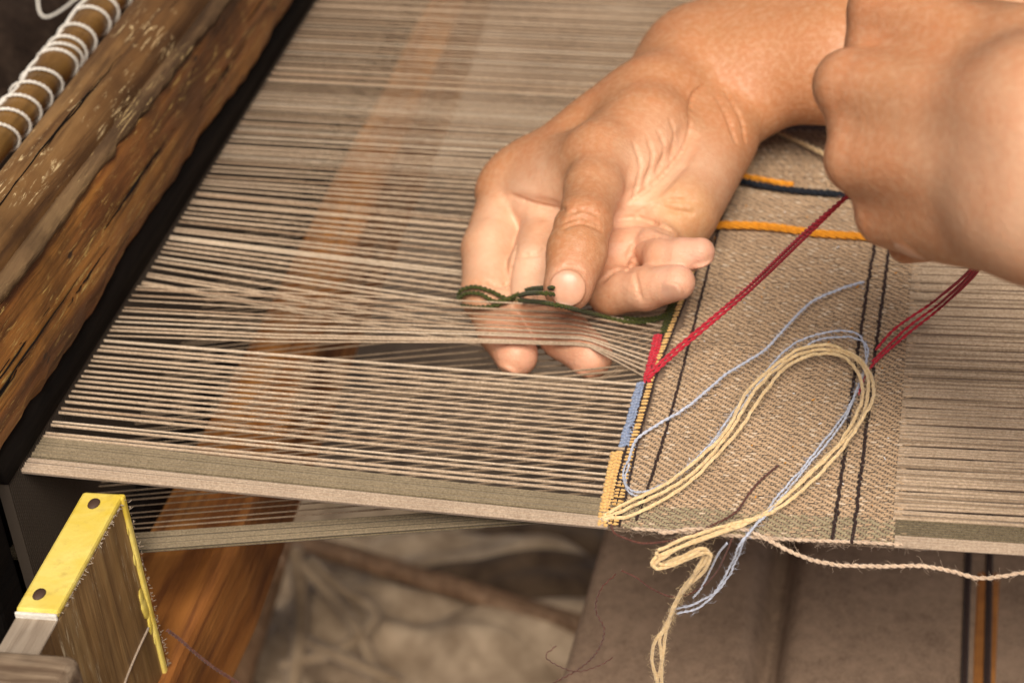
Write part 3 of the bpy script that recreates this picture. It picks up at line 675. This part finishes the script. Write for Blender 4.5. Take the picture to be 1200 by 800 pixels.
yarn('yarn_hank', [cz_(L) for L in hank]+[cz_(L) for L in bow], 'cream', .00075, 'cream yarn hank looped over the cloth, its end hanging over the edge', 5, .055, 420, 'yarn', .00035, pr=.40)
bl = [[(737, 540, 2), (731, 556, 2.5), (734, 572, 3), (750, 578, 4), (785, 562, 7), (830, 520, 10), (868, 470, 12), (900, 430, 13), (935, 402, 13), (968, 390, 13), (998, 389, 12), (1012, 400, 9), (1016, 425, 6), (1008, 455, 5), (990, 490, 5), (960, 530, 6), (925, 572, 7), (895, 605, 6), (868, 636, 1), (855, 665, -14), (838, 694, -26), (812, 708, -34), (790, 714, -38)],
      [(739, 544, 1.5), (734, 560, 2), (738, 575, 2.5), (756, 580, 3), (792, 560, 6), (836, 520, 9), (872, 472, 11), (905, 434, 12), (940, 406, 12), (970, 394, 12), (1000, 394, 11), (1018, 408, 8), (1012, 440, 5), (1000, 465, 5), (975, 505, 6), (940, 548, 7), (905, 590, 7), (874, 628, 3), (862, 655, -9), (846, 688, -23), (818, 712, -35), (792, 718, -39)]]
yarn('yarn', [cz_(L) for L in bl], 'blue', .00045, 'pale blue double yarn lying along the cream hank', 2, .005, 220, wob=.0003)
yarn('yarn', [cz_([(737, 540, 2), (748, 515, 2), (772, 498, 5), (810, 474, 7), (850, 440, 8), (895, 412, 9), (925, 380, 8), (950, 354, 7), (985, 338, 6), (1012, 330, 4)])], 'blue', .0006, 'single pale blue yarn lying above the cream loop', 2, .005, 160, wob=.0002)
yarn('yarn', [cz_([(852, 636, 1), (842, 648, -6), (832, 668, -16), (822, 688, -24), (812, 700, -30)])], 'blue', .0005, 'short twisted pale blue end below the cloth edge', 2, .003, 12)
yarn('yarn', [cz_([(716, 614, 1), (720, 624, 0), (732, 630, -2), (752, 636, -4), (780, 634, -2), (806, 628, 2), (835, 615, 3), (862, 600, 4), (878, 578, 3), (892, 562, 2.5), (912, 545, 2)])], 'brown', .0005, 'thin dark brown yarn crossing the cloth corner', 2, .003, 20)
yarn('yarn', [cz_([(728, 668, -14), (745, 676, -18), (765, 690, -24), (790, 699, -28), (815, 692, -26), (838, 672, -16), (852, 645, -4), (858, 630, 2)])], 'brown', .0004, 'thin brown yarn sagging below the cloth edge', 2, .003, 14)
yarn('yarn', [cz_([(722, 672, -40), (704, 690, -45), (698, 714, -55), (708, 738, -66), (700, 762, -78), (680, 782, -90), (648, 800, -100)])], 'brown', .0005, 'thin brown yarn dangling in front of the lower cloth', 1, .003, 30)
yarn('yarn', [cz_([(718, 770, -80), (700, 780, -86), (672, 786, -92), (640, 770, -95), (652, 756, -92)])], 'brown', .0004, 'short brown thread end curling low before the sacks', 1, .003, 14)
yarn('yarn', [cz_([(770, 624, 1.5), (820, 622, 2.5), (868, 620, 3), (890, 628, 1), (925, 646, -4), (970, 660, -8), (1020, 664, -9), (1080, 662, -9), (1120, 672, -12), (1155, 679, -14), (1200, 671, -12), (1240, 660, -9)])], 'natural', .0008, 'natural yarn trailing along under the cloth edge', 2, .005, 220, wob=.0004)
yarn('yarn', [cz_([(196, 738, -60), (212, 750, -68), (235, 770, -80), (260, 788, -92), (300, 812, -105)])], 'brown', .0007, 'brown yarn slanting down behind the yellow edged board', 2, .004, 10)
# ------------------------------------------------------------------ beater: rail above the reed
rail_y = np.linspace(-.14, .95, 150); JIT = {}
def jag(y, s, a=.0007): return JIT.setdefault((round(y, 4), s), RNG.normal()*a)
beater = empty('beater', (XR(.1), .1, .02), 'heavy worn wooden beater rail with a dark reed below it', 'loom beater')
E0, E1 = P(2, 527, 26), P(340, 8, 26); D0, D1 = P(0, 345, 72), P(262, 0, 72); C0, C1 = P(0, 190, 86), P(150, 0, 86)
def lin(a, b): return lambda y: a[0]+(y-a[1])*(b[0]-a[0])/(b[1]-a[1])
xe_, xd_, xc_ = lin(E0, E1), lin(D0, D1), lin(C0, C1)
print('beater x', xe_(.1), xd_(.1), xc_(.1), 'XR', XR(.1))
def rail(sec_fn, name, mat, ys=rail_y, parent=beater, smooth=True):
    mb = MB(); prism(mb, [sec_fn(y) for y in ys], ys); return mb.build(name, M[mat], parent, smooth)
def wn(y, s, a=.0006): return a*math.sin(y*23+s*7.1)+a*.6*math.sin(y*61+s*3.3)
sec1 = lambda y: [(xe_(y)-.035, .022), (xe_(y)-.003+wn(y, 1, .0012)+jag(y, 1), .024), (xe_(y)+.0005+wn(y, 1, .0012)+jag(y, 2, .0005), .029), (xe_(y)*.75+xd_(y)*.25+.0035, .040+wn(y, 2)), (xe_(y)*.35+xd_(y)*.65+.0015, .058+wn(y, 5)), (xd_(y)+.0012+jag(y, 3, .0004), .0705), (xd_(y)-.030, .072), (xe_(y)-.06, .04)]
bevel(rail(sec1, 'front_board', 'beam'), .001)
sec2 = lambda y: [(xd_(y)-.009, .068), (xd_(y)+.0022+wn(y, 3)+jag(y, 4, .0006), .0706), (xd_(y)+.0018+wn(y, 3)+jag(y, 5, .0004), .0728+wn(y, 4)+jag(y, 6, .0003)), (xd_(y)-.0015, .0746+wn(y, 7)), (xd_(y)-.0045, .0746)]
rail(sec2, 'worn_ridge', 'ridge')
sec3 = lambda y: [(xd_(y)-.006, .060), (xd_(y)-.0038, .0744), (xd_(y)*.7+xc_(y)*.3, .0830+wn(y, 6)), (xd_(y)*.35+xc_(y)*.65, .0868+wn(y, 8)), (xc_(y)+.004, .087), (xc_(y)-.003, .080), (xc_(y)-.005, .066), (xc_(y)+.002, .048)]
rail(sec3, 'top_rail', 'beam_top')
mb = MB(); box(mb, (-.006, -.03, .012), (.001, .95, .03))
def reed():
    top = lambda y: [(XR(y)-.006, .0125), (XR(y)+.001, .0125), (XR(y)-.001, .026), (XR(y)-.008, .026)]
    bot = lambda y: [(XR(y)-.010, -.085), (XR(y)+.006, -.085), (XR(y)+.006, -.062), (XR(y)-.010, -.062)]
    bk = lambda y: [(XR(y)-.026, -.085), (XR(y)-.022, -.085), (XR(y)-.022, .05), (XR(y)-.026, .05)]
    ys = np.linspace(-.012, .95, 20); rail(top, 'reed_cap', 'black', ys); rail(bot, 'reed_sill', 'black', ys); rail(bk, 'reed_back', 'black', ys)
    mb = MB(); y = -.011
    while y < .62: box(mb, (XR(y)-.004, y-.00022, -.063), (XR(y)+.0005, y+.00022, .013)); y += .0013
    tag(mb.build('reed_dents', M['dent'], beater, False), kind='stuff')
reed()
mb = MB(); x0 = XR(-.02)
bevel(boxpts(mb, [(x0-.05, -.032, -.25), (x0-.004, -.032, -.25), (x0-.004, -.013, -.25), (x0-.05, -.013, -.25), (x0-.05, -.032, .03), (x0-.004, -.032, .03), (x0-.004, -.013, .03), (x0-.05, -.013, .03)]).build('side_post', M['black'], beater, False), .002)
ck = MB()
for _ in range(26):
    y0 = RNG.uniform(-.1, .6); L = RNG.uniform(.03, .12); u = RNG.uniform(.12, .9); face_ = RNG.random() < .5
    ys_ = np.linspace(y0, y0+L, 12); pts_ = []
    for yq in ys_:
        A_, B_ = ((xe_(yq)*.75+xd_(yq)*.25+.0036, .040+wn(yq, 2)), (xe_(yq)*.35+xd_(yq)*.65+.0016, .058+wn(yq, 5))) if face_ else ((xd_(yq)*.7+xc_(yq)*.3, .0831+wn(yq, 6)), (xd_(yq)*.35+xc_(yq)*.65, .0869+wn(yq, 8)))
        pts_.append((A_[0]+(B_[0]-A_[0])*u+RNG.normal()*.0003, yq, A_[1]+(B_[1]-A_[1])*u))
    ck.add(*tube_data(np.array(pts_), np.concatenate([np.linspace(.0001, .0005, 6), np.linspace(.0005, .0001, 6)]), 4, False))
tag(ck.build('cracks', M['black'], beater), kind='stuff')
# bamboo heddle rod with white cord hitches
R0, R1 = P(-60, 232, 62), P(175, -60, 62)
rod = empty('heddle_rod', R0, 'brown bamboo heddle rod wrapped with white cord loops', 'rod')
mb = MB(); rp = resample(np.array([R0, (R0+R1)/2+np.array([.0006, 0, .0004]), R1, R1+(R1-R0)]), 80)
rr_ = np.full(80, .0074)
for kx in (18, 47): rr_[kx] += .0009
mb.add(*tube_data(rp, rr_, 24)); mb.build('bamboo', M['bamboo'], rod)
def hitch(c, ax, tilt, r):
    ax = nrm(ax); a = nrm(np.cross(ax, (0, 0, 1))); b = np.cross(ax, a); th = np.linspace(0, 2*math.pi, 40)
    return np.array([c+(a*math.cos(t)+b*math.sin(t))*r+ax*tilt*math.sin(t+.6) for t in th])
axr = R1-R0
pxs = [(8, 168), (14, 148), (28, 128), (40, 112), (50, 97), (68, 76), (74, 68), (78, 62), (92, 42), (106, 22), (118, 8), (128, -8), (138, -22)]
for px, py in pxs:
    hd = ray(px, py); best = min(range(80), key=lambda i: np.hypot(*(np.array(proj(rp[i])[:2])-(px, py))))
    mb = MB(); q = hitch(rp[best], axr, .003*RNG.uniform(.6, 1.3), .0084); plied(mb, q, .0008, 2, .004); mb.build('cord_loop', M['white'], rod)
mb = MB(); ln = [rp[i]+RW@np.array([-.0055, -.003, -.006]) for i in range(8, 46, 3)]; ln = [p+RNG.normal(size=3)*.0008 for p in ln]; plied(mb, ln, .0010, 2, .005); mb.build('cord_run', M['white'], rod)
mb = MB(); a = rp[34]; plied(mb, [a+RW@np.array([-.004, -.004, -.006]), Q(52, 20, 1000), Q(46, -60, 1000)], .0008, 2, .004); mb.build('cord_tail', M['white'], rod)
# ------------------------------------------------------------------ yellow capped bracket
ZT = 5.0
A, B, Cc, Dd = P(103, 578, ZT), P(143, 578, ZT), P(66, 717, ZT), P(16, 717, ZT)
br = empty('bracket', (A+Dd)/2, 'brown wooden board bracket with a yellow capped top edge and two nails', 'bracket')
yd = nrm(B-Cc); xd = nrm((Dd-Cc)-yd*np.dot(Dd-Cc, yd)); wid = .0145; Z = np.array([0, 0, 1.0])
def slab(c0, L, w_, z0, z1): c = [c0, c0+xd*w_, c0+xd*w_+yd*L, c0+yd*L]; return [p+Z*z0 for p in c]+[p+Z*z1 for p in c]
L1 = np.linalg.norm(B-Cc)
def mk(name, mat, c0, L, w_, z0, z1, bv=.0012, parent=br):
    mb = MB(); c = slab(c0, L, w_, z0, z1); c = c[:4][::-1]+c[4:][::-1]; boxpts(mb, c); return bevel(mb.build(name, M[mat], parent, False), bv)
mk('board', 'board', Cc-yd*.06-Z*.003, L1+.06-.0006, wid, -.24, -.0005, .0008)
mk('yellow_cap', 'yellow', Cc-xd*.0004-Z*.003, L1, wid+.0008, -.0001, .0032, .0012)
mk('cap_end', 'white', Cc-yd*.0014-xd*.0002-Z*.003, .0013, wid+.0004, -.0002, .0026, .0004)
mk('edge_strip', 'yellow', Cc+yd*(L1-.0026)-xd*.0012-Z*.003, .0030, .0030, -.24, .0028, .0008)
mk('front_ledge', 'greywood', Cc-yd*.05-xd*.0003-Z*.003, .0495, wid+.0006, -.0006, .0006, .0006)
mb = MB()
kb = P(94, 764, 14.0)
c = slab(kb-yd*.09, .09, .075, -.02, .0); c = c[:4][::-1]+c[4:][::-1]; boxpts(mb, c); bevel(mb.build('cross_block', M['endgrain'], br, False), .004, 4)
for px, py in ((110, 590), (46, 696)):
    c = P(px, py, ZT+.4); mb = MB(); a = np.linspace(0, 2*math.pi, 14, endpoint=False)
    v = [c+xd*.0022*math.cos(t)+yd*.0030*math.sin(t)+Z*.0001 for t in a]+[c+xd*.0018*math.cos(t)+yd*.0024*math.sin(t)+Z*.0007 for t in a]
    mb.add(v, [(i, (i+1) % 14, 14+(i+1) % 14, 14+i) for i in range(14)]+[tuple(range(14, 28))]); mb.build('nail', M['rust'], br)
def face(px, py):
    d = ray(px, py); n_ = np.cross(yd, Z); t = np.dot(Cc-xd*.0003-CAM, n_)/np.dot(d, n_); return CAM+d*t
fz_ = MB(); ch = MB()
for px, py, r in ((166, 700, .0022), (170, 712, .003), (176, 728, .0026), (182, 745, .002), (150, 620, .0012), (158, 655, .0014), (147, 598, .001)):
    c = face(px, py); bead(ch, c, nrm(Z*.9+yd*RNG.normal()*.2), r*1.9, r, up=-xd, flat=.22)
ch.build('paint_chip', M['yellow'], br)
mb = MB()
for _ in range(240):
    t = RNG.random(); s = RNG.random() < .55
    c = (Cc+yd*L1*t-xd*.0004-Z*.0022) if s else (B-Z*(.004+.09*t)-xd*.0012+yd*.0008)
    d = RNG.normal(size=3)*.00034; tube(mb, [c, c+d-xd*.0003, c+d*1.8-xd*.0003], .00012, 3, 5)
tube(fz_, [face(174, 735), face(160, 765), face(146, 800), face(138, 830)], .0005, 4, 14); fz_.build('splinter', M['pale'], br)
tag(mb.build('splinter_fuzz', M['greywood'], br), kind='stuff')
# ------------------------------------------------------------------ things below the web
def beam(name, mat, a, b, w_, h_, label, cat, up=(0, 0, 1), bv=.004, parent=None):
    a, b = np.array(a), np.array(b); d = nrm(b-a); s = nrm(np.cross(d, up)); u = np.cross(s, d); mb = MB(); n = 14; v = []; f = []
    for i in range(n):
        c = a+(b-a)*i/(n-1)+s*RNG.normal()*w_*.015+u*RNG.normal()*h_*.015
        v += [c-s*w_/2-u*h_/2, c+s*w_/2-u*h_/2, c+s*w_/2+u*h_/2, c-s*w_/2+u*h_/2]
    for i in range(n-1):
        for j in range(4): f.append((i*4+j, i*4+(j+1) % 4, (i+1)*4+(j+1) % 4, (i+1)*4+j))
    f += [(3, 2, 1, 0), tuple((n-1)*4+j for j in range(4))]; mb.add(v, f)
    o = mb.build(name, M[mat], parent, False); bevel(o, bv); return tag(o, label, cat)
zb = -105
a, b = P(168, 700, zb), P(490, 0, zb)
dirb = b-a
beam('loom_beam', 'under', a-dirb*.22, b+dirb*.3, .082, .05, 'orange brown loom beam running under the warp threads', 'beam')
def sheet(name, mat, fn, nu, nv, label, cat, thick=.003, kind=None):
    mb = MB(); v = [fn(i/(nu-1), j/(nv-1)) for j in range(nv) for i in range(nu)]
    f = [(j*nu+i, j*nu+i+1, (j+1)*nu+i+1, (j+1)*nu+i) for j in range(nv-1) for i in range(nu-1)]; mb.add(v, f)
    o = mb.build(name, M[mat]); m = o.modifiers.new('solid', 'SOLIDIFY'); m.thickness = thick; return tag(o, label, cat, kind=kind)
# finished cloth carried back below the web
zl = -170
la, lb_ = P(655, 800, zl), P(700, 560, zl)
def low(u, v):
    y0 = -.25; y = y0+v*1.2; xl = la[0]+(y-la[1])*.02; x = xl+u*.6
    fold = -.022*math.exp(-((x-P(905, 720, zl)[0])/.006)**2)
    return (x, y, zl*.001-.02*u+fold+.004*math.sin(x*30+y*3))
XA = la[0]
lowc = sheet('finished_cloth', 'cloth_low', low, 160, 40, 'brown finished cloth stretched below the loom with dark stripes', 'cloth')
for px, py in ((1132, 740), (1158, 740)):
    c = P(px, py, zl-10); mb = MB(); q = [(c[0], y, zl*.001-.02*((c[0]-XA)/.6)+.004*math.sin(c[0]*30+y*3)+.0012) for y in np.linspace(-.24, .3, 30)]; tube(mb, q, .0016, 5); mb.build('dark_stripe', M['dark'], lowc)
c = P(1145, 760, zl-8); beam('lath', 'under', (c[0], -.25, zl*.001-.012), (c[0]+.004, .2, zl*.001-.012), .010, .006, 'narrow orange brown lath between the dark stripes of the lower cloth', 'lath', bv=.001)
ZG = -.60
mb = MB(); n = 90; S = 4.0; v = []; f = []
for j in range(n):
    for i in range(n):
        x, y = (i/(n-1)-.5)*2*S, (j/(n-1)-.5)*2*S+1; v.append((x, y, ZG+.008*math.sin(x*9+y*4)+.006*math.sin(y*13-x*5)))
for j in range(n-1):
    for i in range(n-1): f.append((j*n+i, j*n+i+1, (j+1)*n+i+1, (j+1)*n+i))
mb.add(v, f); tag(mb.build('ground', M['ground']), kind='structure')
def crumple(name, mat, px, py, z, sx, sy, hgt, label, seed, rot=0):
    c = P(px, py, z); r = np.random.default_rng(seed); W = [(r.uniform(-1, 1, 2)*r.uniform(40, 190)*np.array([.5, 1]), r.uniform(0, 6.3), r.uniform(.3, 1)) for _ in range(12)]
    def fn(u, v):
        x, y = (u-.5)*sx, (v-.5)*sy; e = max(0, 1-((2*u-1)**4+(2*v-1)**4)); h = hgt*e
        h += .014*sum(a*abs(math.sin((k[0]*x+k[1]*y)/2+p)) for k, p, a in W)/3*(1+0*e)
        X, Y = x*math.cos(rot)-y*math.sin(rot), x*math.sin(rot)+y*math.cos(rot); return (c[0]+X, c[1]+Y, z*.001+h)
    return tag(sheet(name, mat, fn, 70, 60, label, 'sack', .004), group='sacks heaped under the web')
for i, (px, py, z, sx, sy, mt, rot, lb) in enumerate(((470, 678, -560, .22, .085, 'sack', .18, 'pale crumpled sack highest in the heap under the web'), (590, 700, -575, .2, .07, 'sack_dark', .3, 'dark crumpled sack tucked under the lying stick'),
        (430, 735, -555, .16, .07, 'sack', -.25, 'pale crumpled sack behind the straw loops'), (545, 735, -550, .21, .085, 'sack', .12, 'broad pale crumpled sack in the middle of the heap'),
        (600, 768, -548, .24, .075, 'sack_dark', .25, 'dark crumpled sack beside the lower cloth'), (500, 800, -540, .24, .08, 'sack', -.08, 'pale crumpled sack lowest in the heap'), (640, 815, -540, .2, .06, 'sack', .2, 'pale crumpled sack at the foot of the lower cloth'))):
    crumple('sack', mt, px, py, z, sx, sy, .05, lb, 3+i*5, rot)
beam('stick', 'stick', P(330, 628, -450), P(700, 738, -470), .013, .012, 'brown stick lying across the sacks below the web', 'stick')
beam('stick', 'stick', P(322, 640, -330), P(268, 835, -560), .02, .02, 'brown leg standing left of the straw loops', 'stick', (1, 0, 0))
beam('stick', 'greystick', P(285, 640, -360), P(235, 835, -570), .026, .02, 'grey brown leg left of the plain brown leg', 'stick', (1, 0, 0))
for i, L in enumerate(([(345, 640, -430), (352, 700, -460), (350, 760, -470), (340, 830, -490)], [(352, 660, -440), (390, 700, -455), (420, 740, -460), (445, 800, -480)], [(300, 700, -480), (350, 745, -470), (400, 770, -465), (470, 800, -480)], [(360, 655, -450), (400, 690, -455), (440, 720, -460), (400, 760, -465), (330, 780, -480)])):
    mb = MB(); tube(mb, [P(*q) for q in L], .0045+.0012*(i == 0), 8, 40)
    tag(mb.build('straw_rope', M['straw']), ('thick upright straw rope right of the two legs', 'straw rope slanting down to the right under the web', 'lowest straw rope lying across the bottom of the heap', 'straw rope bent back in a loop over the sack')[i], 'rope', 'straw ropes below the web')

a, b = P(-60, 60, -10), P(90, -120, -10)  # roller added as a dark backdrop where only shaded warp would show
mb = MB(); d_ = np.array(b)-np.array(a); p = resample(np.array([a-d_*.6, a, b, b+d_]), 40); mb.add(*tube_data(p+np.array([.0, 0, -.02]), .07, 28))
tag(mb.build('added_dark_roller', M['roller']), 'dark roller added in place of shaded warp behind the bamboo rod', 'roller')
